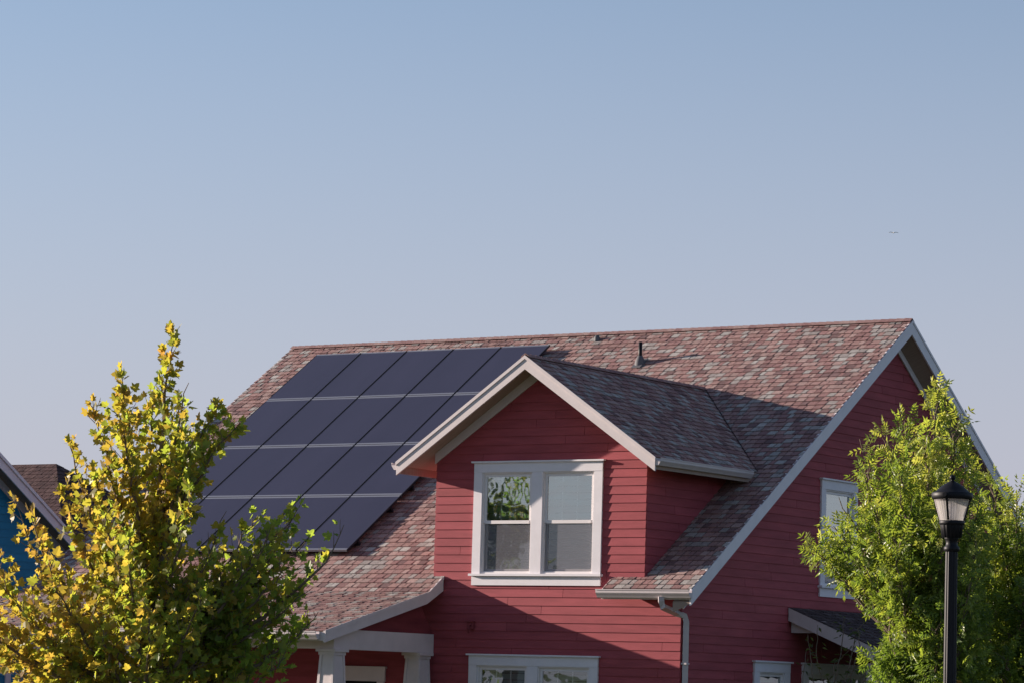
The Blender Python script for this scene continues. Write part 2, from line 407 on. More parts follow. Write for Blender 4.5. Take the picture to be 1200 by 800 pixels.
# eave fascia + gutter right piece
GP = [(0, 0), (0, -.115), (.055, -.115), (.075, -.085), (.095, -.06), (.105, -.045), (.105, -.008), (.115, -.008), (.115, .006), (.098, .006), (.095, -.035), (.02, -.035), (.018, 0)]
def gutter(A, B, X, parent=house, sc=1.0):
    mb = MB(); mb.extrude([(a * sc, b * sc) for a, b in GP], A, B, X, (0, 0, 1)); o = mb.build('gutter', GUT, parent)
    return o
ze = zroof(EO)
mb = MB(); mb.box((3.23, EO, ze - .17), (XR - .031, EO + .025, ze - .04)); mb.build('fascia', TRIM, house)
gutter((3.17, EO - .001, ze - .035), (XR + .02, EO - .001, ze - .035), (0, -1, 0))
mb = MB(); prism(mb, [(3.225, EO, ze - .03), (3.225, -.02, zroof(-.02) - .03), (3.225, -.02, zroof(-.02) - .15), (3.225, EO, ze - .17)], (-.02, 0, 0)); mb.build('eave_return', TRIM, house)
# downspout
mb = MB(); q = ze - .15
dx = XW + .055
prof = lambda p, w=.038, d=.028: None
path = [V((4.27, EO - .055, q + .02)), V((4.27, EO - .055, q - .05)), V((4.29, EO - .04, q - .13)), V((dx - .12, -.02, q - .21)), V((dx - .02, .04, q - .25)), V((dx, .05, q - .33)), V((dx, .05, q - 1.2)), V((dx, .05, .15))]
def ductpath(mb, path, hw=.042, hd=.03):
    rings = []
    for i, p in enumerate(path):
        t = (path[min(i + 1, len(path) - 1)] - path[max(i - 1, 0)]).normalized()
        a = V((.8, .6, 0)); a = (a - t * a.dot(t)).normalized(); b = t.cross(a)
        rings.append([p + a * hw + b * hd, p - a * hw + b * hd, p - a * hw - b * hd, p + a * hw - b * hd])
    for i in range(len(rings) - 1): mb.hull(rings[i], rings[i + 1])
ductpath(mb, path)
for z in (q - .95, 1.2): mb.box((dx - .045, .05 - .045, z), (dx + .045, .05 + .045, z + .025))
mb.build('downspout', GUT, house)

# porch roof -------------------------------------------------------
LP = math.sqrt(1 + PS * PS); NP = V((0, -PS, 1)) / LP
def Pp(u, v, h): y = PY + v / LP; return tuple(V((u, y, PZ + (y - PY) * PS)) + NP * (h - .018))
mb = MB(); shingles(mb, Pp, [[(XL, (PE - PY) * LP), (PX, (PE - PY) * LP), (PX, .0), (XL, .0)]], seed=9)
proof = mb.build('porch_roof', SHIN, house)
zp = lambda y: PZ - PS * (PY - y)
mb = MB(); prism(mb, [(XL + .03, PE + .02, zp(PE + .02) - .022), (XL + .03, PY, PZ - .022), (XL + .03, PY, PZ - .12), (XL + .03, PE + .02, zp(PE + .02) - .12)], (PX - .03 - XL - .03, 0, 0)); mb.build('porch_soffit', SOFF, house)
# porch rake board: follows the kick in the roof
mb = MB()
pts_t = [(-.02, zroof(-.02)), (PY, PZ), (PE, zp(PE))]
dep = .17
ring = [V((0, y, z - .016)) for y, z in pts_t]; low = [V((0, -.02, zroof(-.02) - .016 - dep - .05)), V((0, PY - .04, PZ - .016 - dep - .01)), V((0, PE, zp(PE) - .016 - dep))]
for i in range(2):
    q = [ring[i], ring[i + 1], low[i + 1], low[i]]
    mb.hull([V((PX - .03, p.y, p.z)) for p in q], [V((PX, p.y, p.z)) for p in q])
for i in range(2):
    q = [ring[i] + V((0, 0, .01)), ring[i + 1] + V((0, 0, .01)), ring[i + 1] - V((0, 0, .045)), ring[i] - V((0, 0, .045))]
    mb.hull([V((PX + .001, p.y, p.z)) for p in q], [V((PX + .011, p.y, p.z)) for p in q])
mb.build('porch_rake_board', TRIM, house)
mb = MB(); zpe = zp(PE); mb.box((XL + .03, PE, zpe - .16), (PX - .031, PE + .025, zpe - .035)); mb.build('porch_fascia', TRIM, house)
gutter((XL, PE - .001, zpe - .03), (PX - .09, PE - .001, zpe - .03), (0, -1, 0))
# porch beam, gable infill, columns
BZ1 = .895 + ZO; BZ0 = .607 + ZO; BX = .044
mb = MB(); mb.box((BX - .24, -2.56, BZ0), (BX, -.02, BZ1)); mb.box((XWL, -2.56, BZ0), (BX - .241, -2.32, BZ1)); mb.build('porch_beam', TRIM, house)
mb = MB()
siding(mb, lambda y, z, o: (BX - .03 + o, y, z), [[(-2.5, BZ1 + .001), (-.02, BZ1 + .001), (-.02, zp(-.1) - .1 + .1), (PY, PZ - .12), (-2.5, zp(-2.5) - .12)]], z0=sz0, seed=31, joints=False)
prism(mb, [(BX - .035, -2.5, BZ1 + .001), (BX - .035, -.02, BZ1 + .001), (BX - .035, PY, PZ - .13), (BX - .035, -2.5, zp(-2.5) - .13)], (-.05, 0, 0), (.6, .6, .6))
mb.build('porch_gable', RED, house)
def column(cx, cy):
    ct = .125; cb = .20
    mb = MB(); mb.hull([(cx - cb, cy - cb, .75), (cx + cb, cy - cb, .75), (cx + cb, cy + cb, .75), (cx - cb, cy + cb, .75)], [(cx - ct, cy - ct, BZ0 - .09), (cx + ct, cy - ct, BZ0 - .09), (cx + ct, cy + ct, BZ0 - .09), (cx - ct, cy + ct, BZ0 - .09)])
    # recessed-look face battens
    for s in (-1, 1):
        for f in range(2):
            for k in (-1, 1):
                if f == 0:
                    mb.hull([(cx + s * cb, cy + k * cb, .75), (cx + s * cb, cy + k * (cb - .05), .75), (cx + s * (cb + .012), cy + k * (cb - .05), .75), (cx + s * (cb + .012), cy + k * cb, .75)],
                            [(cx + s * ct, cy + k * ct, BZ0 - .09), (cx + s * ct, cy + k * (ct - .04), BZ0 - .09), (cx + s * (ct + .012), cy + k * (ct - .04), BZ0 - .09), (cx + s * (ct + .012), cy + k * ct, BZ0 - .09)])
                else:
                    mb.hull([(cx + k * cb, cy + s * cb, .75), (cx + k * (cb - .05), cy + s * cb, .75), (cx + k * (cb - .05), cy + s * (cb + .012), .75), (cx + k * cb, cy + s * (cb + .012), .75)],
                            [(cx + k * ct, cy + s * ct, BZ0 - .09), (cx + k * (ct - .04), cy + s * ct, BZ0 - .09), (cx + k * (ct - .04), cy + s * (ct + .012), BZ0 - .09), (cx + k * ct, cy + s * (ct + .012), BZ0 - .09)])
    c = mb.build('porch_column', TRIM, house)
    mb = MB()
    mb.box((cx - .145, cy - .145, BZ0 - .09), (cx + .145, cy + .145, BZ0 - .045)); mb.box((cx - .175, cy - .175, BZ0 - .044), (cx + .175, cy + .175, BZ0 - .002))
    mb.build('capital', TRIM, c)
    mb = MB(); mb.box((cx - .3, cy - .3, 0), (cx + .3, cy + .3, .75)); mb.build('pedestal', CONC, c)
column(BX - .13, -2.42); column(BX - .13, -.25); column(-3.9, -2.42); column(XWL + .2, -2.42)
mb = MB(); mb.box((XWL, -2.8, -.1), (.3, -.02, .42)); mb.build('porch_floor', CONC, house)
# front door
mb = MB(); mb.box((DRX0 - .02, -.05, DRZ - .2), (DRX1 + .02, -.017, DRZ)); mb.box((DRX0 - .04, -.075, DRZ), (DRX1 + .04, -.017, DRZ + .03))
for a, b in ((DRX0, DRX0 + .13), (DRX1 - .13, DRX1)): mb.box((a, -.045, .42), (b, -.017, DRZ - .201))
tr = mb.build('door_casing', TRIM, house)
mb = MB(); mb.box((DRX0 + .131, .02, .42), (DRX1 - .131, .06, DRZ - .2)); mb.build('front_door', DARK, house)

# dormer roof ------------------------------------------------------
LD = math.sqrt(1 + DS * DS)
def dorm(sx):
    nd = V((sx * DS, 0, 1)) / LD
    def Pd(u, v, h):
        w = -v / LD; return tuple(V((DM + sx * w, u if sx > 0 else u, ZD - DS * w)) + nd * (h - .02))
    return Pd, nd
droof = None
for sx in (1, -1):
    Pd, nd = dorm(sx); wmax = DH * LD
    reg = [(DF, -wmax), (yve, -wmax), (yv0, 0), (DF, 0)]
    mb = MB(); shingles(mb, Pd, [reg], seed=21 + sx)
    o = mb.build('dormer_roof', SHIN, house); droof = droof or o
    mb = MB()
    a = [V(Pd(DF + .03, -wmax + .02, -.003)), V(Pd(yve, -wmax + .02, -.003)), V(Pd(yv0, 0, -.003)), V(Pd(DF + .03, 0, -.003))]
    mb.hull([p - nd * .09 for p in a], a); mb.build('dormer_soffit', SOFF, house)
    # rake board
    def dboard(name, y0, y1, top, depth, w0, w1, material, par=house):
        mb = MB(); q = [(DM + sx * w0, ZD - DS * w0 - top), (DM + sx * w1, ZD - DS * w1 - top), (DM + sx * w1, ZD - DS * w1 - top - depth), (DM + sx * w0, ZD - DS * w0 - top - depth)]
        mb.hull([(x, y0, z) for x, z in q], [(x, y1, z) for x, z in q]); return mb.build(name, material, par)
    dboard('dormer_rake_board', DF, DF + .03, .018, .20, 0, DH, TRIM)
    dboard('dormer_drip_edge', DF - .014, DF - .001, .008, .055, 0, DH + .01, TRIM)
    dboard('dormer_frieze', -.042, -.018, .13, .16, 0, DM + .02, TRIM)
    # eave fascia and gutter
    xe = DM + sx * DH; zt = zde
    mb = MB(); mb.box((min(xe, xe - sx * .025), DF + .031, zt - .19), (max(xe, xe - sx * .025), yve + .25, zt - .03)); mb.build('dormer_fascia', SOFF, house)
    gutter((xe + sx * .001, DF + .01, zt - .03), (xe + sx * .001, yve - .28, zt - .03), (sx, 0, 0), sc=.9)
    # horizontal soffit close-off under the eave
# thin dark seam where each dormer slope dies into the main roof
for sx in (1, -1):
    mb = MB(); A = V((DM, yv0, ZD + .003)); B = V((DM + sx * DH, yve, zde + .003))
    mb.tube([A, B], .006, 5, (.10, .072, .075)); mb.build('valley_seam', SHIN, roof)
mb = MB(); rnd = random.Random(8); y = DF
while y < yv0:
    y1 = min(y + .145, yv0); c = rnd.choice(PALW[:55])
    for s in (-1, 1):
        p0 = V((DM, y, ZD + .022)); p1 = V((DM, y1, ZD + .014)); dn = V((s * .075, 0, -.075 * DS))
        mb.hull([p0, p1, p1 + dn, p0 + dn], [p0 - V((0, 0, .012)), p1 - V((0, 0, .004)), p1 + dn - V((0, 0, .004)), p0 + dn - V((0, 0, .012))], c)
    y = y1
mb.build('ridge_cap', SHIN, droof)

# windows ----------------------------------------------------------
def window(P, a0, a1, z0, z1, units, parent, blind=BLIND, upper_grid=True, glass=GLASS, screens=True, dark_first=False, slat=.1):
    """P(a,z,off): casing outer a0..a1, z0..z1; units = list of (u0,u1) openings"""
    def bx(mb, x0, zz0, x1, zz1, o0, o1):
        q = [(x0, zz0), (x1, zz0), (x1, zz1), (x0, zz1)]
        mb.hull([P(a, z, o0) for a, z in q], [P(a, z, o1) for a, z in q])
    ut, ub = z1 - .145, z0 + .175
    mb = MB()
    bx(mb, a0 - .0, ut, a1 + .0, z1, .0, .042)
    bx(mb, a0, ub - .001, units[0][0], ut - .001, .0, .038); bx(mb, units[-1][1], ub - .001, a1, ut - .001, .0, .038)
    for i in range(len(units) - 1): bx(mb, units[i][1], ub - .001, units[i + 1][0], ut - .001, -.03, .038)
    bx(mb, a0, z0, a1, z0 + .138, .0, .036)
    w = mb.build('window', TRIMW if parent is house else TRIMW, parent)
    mb = MB(); bx(mb, a0 - .035, z1 + .001, a1 + .035, z1 + .026, .0, .075); mb.build('head_cap', TRIMW, w)
    mb = MB(); bx(mb, a0 - .03, z0 + .139, a1 + .03, z0 + .173, -.02, .085); mb.build('sill', TRIMW, w)
    for k, (u0, u1) in enumerate(units):
        mid = (ut + ub) / 2 + .01; f = .045
        mb = MB()   # jamb liner and sashes
        bx(mb, u0, ub, u0 + .02, ut, -.10, .02); bx(mb, u1 - .02, ub, u1, ut, -.10, .02); bx(mb, u0 + .02, ut - .02, u1 - .02, ut, -.10, .02); bx(mb, u0 + .02, ub, u1 - .02, ub + .02, -.10, .02)
        # upper sash (outer)
        s0, s1 = u0 + .02, u1 - .02
        bx(mb, s0, mid - .01, s0 + f, ut - .021, -.035, -.005); bx(mb, s1 - f, mid - .01, s1, ut - .021, -.035, -.005)
        bx(mb, s0 + f, ut - .021 - f, s1 - f, ut - .021, -.035, -.005); bx(mb, s0 + f, mid - .02, s1 - f, mid + .03, -.035, .004)
        # lower sash (inner)
        bx(mb, s0, ub + .021, s0 + f, mid - .011, -.075, -.045); bx(mb, s1 - f, ub + .021, s1, mid - .011, -.075, -.045)
        bx(mb, s0 + f, ub + .021, s1 - f, ub + .021 + f + .01, -.075, -.045)
        # screen frame
        if screens:
            bx(mb, s0, ub + .021, s0 + .018, mid - .021, -.022, -.010); bx(mb, s1 - .018, ub + .021, s1, mid - .021, -.022, -.010); bx(mb, s0 + .018, ub + .021, s1 - .018, ub + .039, -.022, -.010)
        mb.build('sash', SASH, w)
        mb = MB(); mb.poly([P(a, z, -.02) for a, z in ((s0 + f - .002, mid + .028), (s1 - f + .002, mid + .028), (s1 - f + .002, ut - .02 - f), (s0 + f - .002, ut - .02 - f))])
        mb.poly([P(a, z, -.06) for a, z in ((s0 + f - .002, ub + .03 + f), (s1 - f + .002, ub + .03 + f), (s1 - f + .002, mid - .02), (s0 + f - .002, mid - .02))])
        mb.build('pane', glass, w)
        if upper_grid:
            mb = MB(); gw = (s1 - s0 - 2 * f) / 3
            for i in (1, 2): bx(mb, s0 + f + gw * i - .009, mid + .03, s0 + f + gw * i + .009, ut - .02 - f, -.030, -.0225)
            hz = (mid + .03 + ut - .02 - f) / 2
            mb.build('muntin', SASH, w)
        if screens:
            mb = MB(); mb.poly([P(a, z, -.016) for a, z in ((s0 + .018, ub + .039), (s1 - .018, ub + .039), (s1 - .018, mid - .02), (s0 + .018, mid - .02))]); mb.build('insect_screen', SCREEN, w)
        mb = MB(); z = ub + .03
        bm_ = BLIND2 if (dark_first and k == 0) else blind  # first unit's blind coloured darker so the pane's reflection stands out
        while z < ut - .03:
            zt = min(z + slat, ut - .02)
            q = [P(u0 + .025, z, -.118), P(u1 - .025, z, -.118), P(u1 - .025, zt - .010, -.150), P(u0 + .025, zt - .010, -.150)]; mb.poly(q); z += slat
        mb.build('blind', bm_, w)
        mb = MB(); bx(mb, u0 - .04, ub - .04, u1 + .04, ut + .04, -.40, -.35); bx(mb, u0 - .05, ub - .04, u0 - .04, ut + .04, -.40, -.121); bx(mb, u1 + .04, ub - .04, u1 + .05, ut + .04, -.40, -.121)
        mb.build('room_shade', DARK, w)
    return w
units = [(.866, 1.775), (1.965, 2.88)]
window(Pf, WX0, WX1, WZ0, WZ1, units, house, dark_first=True)
window(Pf, WX0, WX1, LZ0, LZ1, units, house, blind=BLIND2, glass=GLASS2, screens=True)
window(Pr, GY0, GY1, GZ0, GZ1, [(GY0 + .15, GY1 - .15)], house)
window(Pr, SY0, SY1, SZ1 - 1.2, SZ1, [(SY0 + .17, SY1 - .17)], house, blind=BLIND2, upper_grid=False, glass=GLASS2)
window(Pr, BY0, BY1, SZ1 - 1.4, SZ1, [(BY0 + .2, 4.68), (4.88, BY1 - .2)], house, blind=BLIND2, upper_grid=False, glass=GLASS2)
# wall box
mb = MB(); bx0, bz0 = .729, 1.042 + ZO
mb.box((bx0 - .06, -.05, bz0 - .06), (bx0 + .06, -.016, bz0 + .05), (.8, .8, .8)); mb.box((bx0 - .07, -.085, bz0 + .05), (bx0 + .07, -.016, bz0 + .065), (.7, .7, .7))
mb.tube([(bx0 + .01, -.05, bz0), (bx0 + .01, -.09, bz0 - .01), (bx0, -.09, bz0 - .12)], .012, 8, (.7, .7, .7)); mb.build('outlet_box', RED, house)

# vent pipe and ridge lump
px, py = .135, 5.661; pz = zroof(py)
mb = MB(); mb.tube([(px, py, pz - .02), (px, py, pz + .355)], .032, 14); vp = mb.build('vent_pipe', BLACK, house)
mb = MB(); mb.lathe([(.10, pz - .07), (.085, pz + .03), (.045, pz + .115), (.034, pz + .125)], 16, (px, py))
mb.hull([(px - .09, py - .14, zroof(py - .14) - .0), (px + .09, py - .14, zroof(py - .14)), (px + .09, py + .12, zroof(py + .12)), (px - .09, py + .12, zroof(py + .12))],
        [(px - .09, py - .14, zroof(py - .14) + .012), (px + .09, py - .14, zroof(py - .14) + .012), (px + .09, py + .12, zroof(py + .12) + .012), (px - .09, py + .12, zroof(py + .12) + .012)])
mb.build('flashing', FLASH, vp)
lx, ly = -1.234, 6.45; lz = zroof(ly)
mb = MB(); mb.lathe([(.001, lz + .07), (.03, lz + .065), (.05, lz + .035), (.055, lz - .04)], 12, (lx, ly)); mb.build('roof_vent', FLASH, house)

# side awning roof (right gable) ------------------------------------
AY0, AY1, AX1 = 3.19, 8.2, 6.144; AZ0 = 1.481 + ZO; AZ1 = .80 + ZO
AS = (AZ0 - AZ1) / (AX1 - XW); LA = math.sqrt(1 + AS * AS); NA = V((AS, 0, 1)) / LA
def Pa(u, v, h): w = -v / LA; return tuple(V((XW + .02 + w, u, AZ0 - AS * w)) + NA * (h - .018))
mb = MB(); shingles(mb, Pa, [[(AY0, -(AX1 - XW) * LA), (AY1, -(AX1 - XW) * LA), (AY1, 0), (AY0, 0)]], seed=41, gain=.62, pal=[(.16, .12, .12), (.12, .09, .095), (.2, .17, .17), (.14, .11, .11)])
mb.build('side_porch_roof', SHIN, house)
for y0 in (AY0, AY1 - .03):
    mb = MB(); q = [(XW + .02, AZ0 - .02), (AX1, AZ1 - .02), (AX1, AZ1 - .22), (XW + .02, AZ0 - .22)]
    mb.hull([(x, y0, z) for x, z in q], [(x, y0 + .03, z) for x, z in q])
    mb.build('side_porch_rake_board', TRIM, house)
mb = MB(); prism(mb, [(XW + .02, AY0 + .031, AZ0 - .03), (AX1 - .02, AY0 + .031, AZ1 - .03), (AX1 - .02, AY0 + .031, AZ1 - .12), (XW + .02, AY0 + .031, AZ0 - .12)], (0, AY1 - AY0 - .062, 0)); mb.build('side_porch_soffit', SOFF, house)
gutter((AX1 + .001, AY0, AZ1 - .03), (AX1 + .001, AY1, AZ1 - .03), (1, 0, 0))
mb = MB(); mb.box((XW + .02, AY0 + .1, AZ0 - .40), (XW + .55, AY0 + .24, AZ0 - .22)); mb.box((AX1 - .4, AY0 + .1, AZ1 - .4), (AX1 - .2, AY1 - .1, AZ1 - .16)); mb.build('side_porch_beam', TRIM, house)
for yy in (AY0 + .2, AY1 - .25):
    mb = MB(); mb.box((AX1 - .4, yy - .1, 0), (AX1 - .2, yy + .1, AZ1 - .4)); mb.build('side_porch_post', TRIM, house)

# ------------------------------------------------------------------ solar array
arr = thing('solar_array', 'dark blue-black solar array of twenty framed panels on the red-brown shingle roof', 'solar panels', (-7.045, .455, zroof(.455)))
o0 = V(arr.location)
PX0 = -7.045; PWD = 1.016; Y0 = .455; Y1 = 6.169; L4 = (Y1 - Y0) * LN / 4
DN = V((0, 1, S1)) / LN
base = V((PX0, Y0, zroof(Y0))) + NV * .115 - o0
def pbox(mb, u0, v0, u1, v1, h0, h1):
    q = [(u0, v0), (u1, v0), (u1, v1), (u0, v1)]
    mb.hull([base + V((u, 0, 0)) + DN * v + NV * h0 for u, v in q], [base + V((u, 0, 0)) + DN * v + NV * h1 for u, v in q])
for r in range(4):
    for c in range(5):
        u0 = c * PWD + .012; u1 = (c + 1) * PWD - .012; v0 = r * L4 + .010; v1 = (r + 1) * L4 - .010
        mb = MB(); pbox(mb, u0 + .008, v0 + .043, u1 - .008, v1 - .043, -.025, -.002); pn = mb.build('solar_panel', PANEL, arr)
        for va, vb in ((v0, v0 + .0425), (v1 - .0425, v1)):
            mb = MB(); pbox(mb, u0 + .008, va, u1 - .008, vb, -.035, .0); mb.build('frame', PFRAME, pn)
        for ua, ub in ((u0, u0 + .0075), (u1 - .0075, u1)):
            mb = MB(); pbox(mb, ua, v0, ub, v1, -.035, .001); mb.build('side_frame', PDARK, pn)
for r in range(4):
    for fr in (.2, .8):
        v = (r + fr) * L4; mb = MB(); pbox(mb, .0, v - .02, 5 * PWD, v + .02, -.112, -.037); mb.build('mounting_rail', PDARK, arr)

# ------------------------------------------------------------------ blue house
bh = thing('blue_house', 'blue clapboard house with white rake boards at the left edge behind the yellowing tree', 'house', (-20, 3, 0))
bo = V((-20, 3, 0))
BXG = -14.5; BYR = 3.0; BZR = 4.391 + ZO + .6535 * 2.90; BSL = .6535; BXW = BXG - .45
zb = lambda y: BZR - BSL * abs(y - BYR)
def loc(p): return (p[0] - bo.x, p[1] - bo.y, p[2])
mb = MB()
siding(mb, lambda y, z, o: loc((BXW + o, y, z)), [[(-3, 0), (9.5, 0), (9.5, zb(9.5) - .15), (BYR, zb(BYR) - .15), (-3, zb(-3) - .15)]], z0=0, seed=51, expo=.15)
mb.build('side_wall', BLUE, bh)
mb = MB(); prism(mb, [loc((BXW - .003, y, z)) for y, z in ((-3, 0), (9.5, 0), (9.5, zb(9.5) - .17), (BYR, zb(BYR) - .17), (-3, zb(-3) - .17))], (-10, 0, 0)); mb.build('body', BLUE, bh)
mb = MB()
for s in (-1, 1):
    ye = BYR + s * 7; nn = V((0, s * BSL, 1)).normalized()
    q = [V((BXG, BYR, BZR)), V((BXG, ye, zb(ye))), V((-26, ye, zb(ye))), V((-26, BYR, BZR))]
    q = [V(loc(p)) for p in q]; mb.hull([p - nn * .02 for p in q], [p for p in q], (.10, .055, .055))
mb.build('roof', SHIN, bh)
for s in (-1, 1):
    ye = BYR + s * 7
    for nm, x0, x1, tp, dp, mm in (('rake_board', BXG - .03, BXG, .021, .24, TRIMW), ('drip_edge', BXG + .001, BXG + .03, .005, .07, TRIMW), ('soffit', BXW + .03, BXG - .031, .10, .04, SOFF), ('frieze_board', BXW + .017, BXW + .045, .141, .17, TRIMW)):
        mb = MB(); q = [(BYR, BZR - tp), (ye, zb(ye) - tp), (ye, zb(ye) - tp - dp), (BYR, BZR - tp - dp)]
        mb.hull([loc((x0, y, z)) for y, z in q], [loc((x1, y, z)) for y, z in q]); mb.build(nm, mm, bh)
def Pb(y, z, o): return loc((BXW + o, y, z))
window(Pb, 4.1, 5.3, .9, 2.6, [(4.25, 5.15)], bh, blind=BLIND2, glass=GLASS2)
window(Pb, 6.8, 8.0, .9, 2.6, [(6.95, 7.85)], bh, blind=BLIND2, glass=GLASS2)

# house further back whose roof shows beside the blue gable
rh = thing('brown_roofed_house', 'house with dark brown shingle roof showing behind the blue gable', 'house', (-36, 27, 0))
ro = V((-36, 27, 0))
def rl(x, y, z): return V((x, y, z)) - ro
RYR = 27.0; 
# D along the ray through the ridge end
RZ = 0; RXE = 0
def ray(px_, py_):
    return (-CB * (114.37 / 36 * 1200) + CR * (px_ - 600) - CU * (py_ - 400))
r_ = ray(66, 543); t_ = (RYR - CP.y) / r_.y; E = CP + r_ * t_; RXE, RZ = E.x, E.z
mb = MB(); mb.box(tuple(rl(RXE - 14, RYR - 4.6, 0)), tuple(rl(RXE + 4.6, RYR + 4.6, RZ - 3.6))); mb.build('wall', SOFF, rh)
LNR = math.sqrt(1 + .67 ** 2); NR = V((0, -.67, 1)) / LNR; NX = V((.67, 0, 1)) / LNR
BR = [(.085, .05, .05), (.068, .042, .043), (.10, .062, .06)]
mb = MB()
shingles(mb, lambda u, v, h: tuple(rl(u, RYR + v / LNR, RZ + v / LNR * .67) + NR * h), [[(RXE - 14, -5.2 * LNR), (RXE + 5.2, -5.2 * LNR), (RXE, 0), (RXE - 14, 0)]], seed=61, e=.2, pal=BR)
shingles(mb, lambda u, v, h: tuple(rl(RXE - v / LNR, RYR + u, RZ + v / LNR * .67) + NX * h), [[(-5.2, -5.2 * LNR), (5.2, -5.2 * LNR), (0, 0)]], seed=62, e=.2, pal=BR)
NB = V((0, .67, 1)).normalized(); q = [rl(RXE, RYR, RZ), rl(RXE + 5.2, RYR + 5.2, RZ - 5.2 * .67), rl(RXE - 14, RYR + 5.2, RZ - 5.2 * .67), rl(RXE - 14, RYR, RZ)]
mb.hull([p - NB * .08 for p in q], [p for p in q], (.08, .045, .045))
mb.build('roof', SHIN, rh)
ez = RZ - 5.2 * .67
mb = MB(); mb.box(tuple(rl(RXE - 14, RYR - 5.2, ez - .22)), tuple(rl(RXE + 5.2, RYR + 5.2, ez - .02))); mb.build('fascia', TRIM, rh)

# ------------------------------------------------------------------ street lamp
LPX, LPY = 15.364, -13.575
lamp = thing('street_lamp', 'black lantern street lamp on a fluted post in front of the green trees', 'street lamp', (LPX, LPY, 0))
zt = 3.955                                         # tip of the finial
flute = lambda a: 1 + .06 * math.cos(a * 12)
mb = MB(); hp = zt - .65
prof = [(.16, 0), (.16, .06), (.145, .08), (.135, .30), (.12, .34), (.10, .40), (.085, .46), (.066, .50)]
mb.lathe(prof, 32); mb.lathe([(.060, .49), (.0525, hp)], 72, rfun=flute)
mb.lathe([(.052, hp - .02), (.072, hp - .005), (.072, hp + .025), (.055, hp + .04), (.052, hp + .07), (.062, hp + .10), (.07, hp + .11), (.05, hp + .12)], 32)
post = mb.build('post', BLACK, lamp)
cz = hp + .11
mb = MB(); flute2 = lambda a: 1 + .10 * abs(math.cos(a * 8))
mb.lathe([(.05, cz), (.083, cz + .005), (.098, cz + .105), (.10, cz + .12)], 64, rfun=flute2)
mb.lathe([(.10, cz + .118), (.118, cz + .122), (.12, cz + .15), (.112, cz + .16), (.02, cz + .161)], 32); mb.build('lantern_base', BLACK, lamp)
gz0 = cz + .162; gz1 = gz0 + .195
LG = bpy.data.materials.new('prismatic_glass'); LG.use_nodes = True
nn_ = LG.node_tree.nodes; ll_ = LG.node_tree.links; b_ = nn_['Principled BSDF']
b_.inputs['Base Color'].default_value = (.62, .57, .56, 1); b_.inputs['Roughness'].default_value = .16; b_.inputs['Specular IOR Level'].default_value = .6
tr_ = nn_.new('ShaderNodeBsdfTransparent'); tl_ = nn_.new('ShaderNodeBsdfTranslucent'); tl_.inputs[0].default_value = (.8, .77, .75, 1); m1_ = nn_.new('ShaderNodeMixShader'); m2_ = nn_.new('ShaderNodeMixShader')
m1_.inputs[0].default_value = .5; m2_.inputs[0].default_value = .42
ll_.new(b_.outputs[0], m1_.inputs[1]); ll_.new(tl_.outputs[0], m1_.inputs[2]); ll_.new(m1_.outputs[0], m2_.inputs[1]); ll_.new(tr_.outputs[0], m2_.inputs[2]); ll_.new(m2_.outputs[0], nn_['Material Output'].inputs[0])
rib = lambda a: 1 + .018 * abs(math.sin(a * 18))
mb = MB(); mb.lathe([(.112, gz0), (.165, gz1)], 144, rfun=rib); mb.build('lantern_glass', LG, lamp)
mb = MB(); mb.tube([(0, 0, gz0), (0, 0, gz0 + .05), (0, 0, gz0 + .07), (0, 0, gz0 + .14), (0, 0, gz0 + .17)], [.03, .03, .045, .045, .01], 14); mb.build('bulb', SASH, lamp)
# four bars
view_a = math.atan2(CP.y - LPY, CP.x - LPX)
for k in range(4):
    mb = MB(); an = view_a - math.radians(17) + k * math.pi / 2       # one bar a little left of centre
    ca, sa = math.cos(an), math.sin(an); t = V((-sa, ca, 0)) * .009; r = V((ca, sa, 0))
    mb.hull([r * .110 - t + V((0, 0, gz0)), r * .110 + t + V((0, 0, gz0)), r * .124 + t + V((0, 0, gz0)), r * .124 - t + V((0, 0, gz0))],
            [r * .163 - t + V((0, 0, gz1)), r * .163 + t + V((0, 0, gz1)), r * .178 + t + V((0, 0, gz1)), r * .178 - t + V((0, 0, gz1))])
    mb.build('lantern_bar', BLACK, lamp)
mb = MB()
mb.lathe([(.12, gz1), (.180, gz1), (.190, gz1 + .006), (.190, gz1 + .056), (.182, gz1 + .064), (.158, gz1 + .070), (.130, gz1 + .098), (.092, gz1 + .130), (.054, gz1 + .154), (.028, gz1 + .166), (.018, gz1 + .174), (.015, gz1 + .182), (.024, gz1 + .192), (.028, gz1 + .204), (.024, gz1 + .217), (.012, gz1 + .227), (.001, gz1 + .230)], 40)
mb.build('lantern_cap', BLACK, lamp)
fn = gz1 + .224
for o in lamp.children:
    o.location.z = 0
# small photocell boss on the rim
mb = MB(); an = view_a + .75; bxp = V((math.cos(view_a - .35) * .19, math.sin(view_a - .35) * .19, gz1 + .035)); mb.tube([bxp - V((math.cos(view_a - .35), math.sin(view_a - .35), 0)) * .01, bxp + V((math.cos(view_a - .35), math.sin(view_a - .35), 0)) * .02], .02, 12); mb.build('latch', BLACK, lamp)

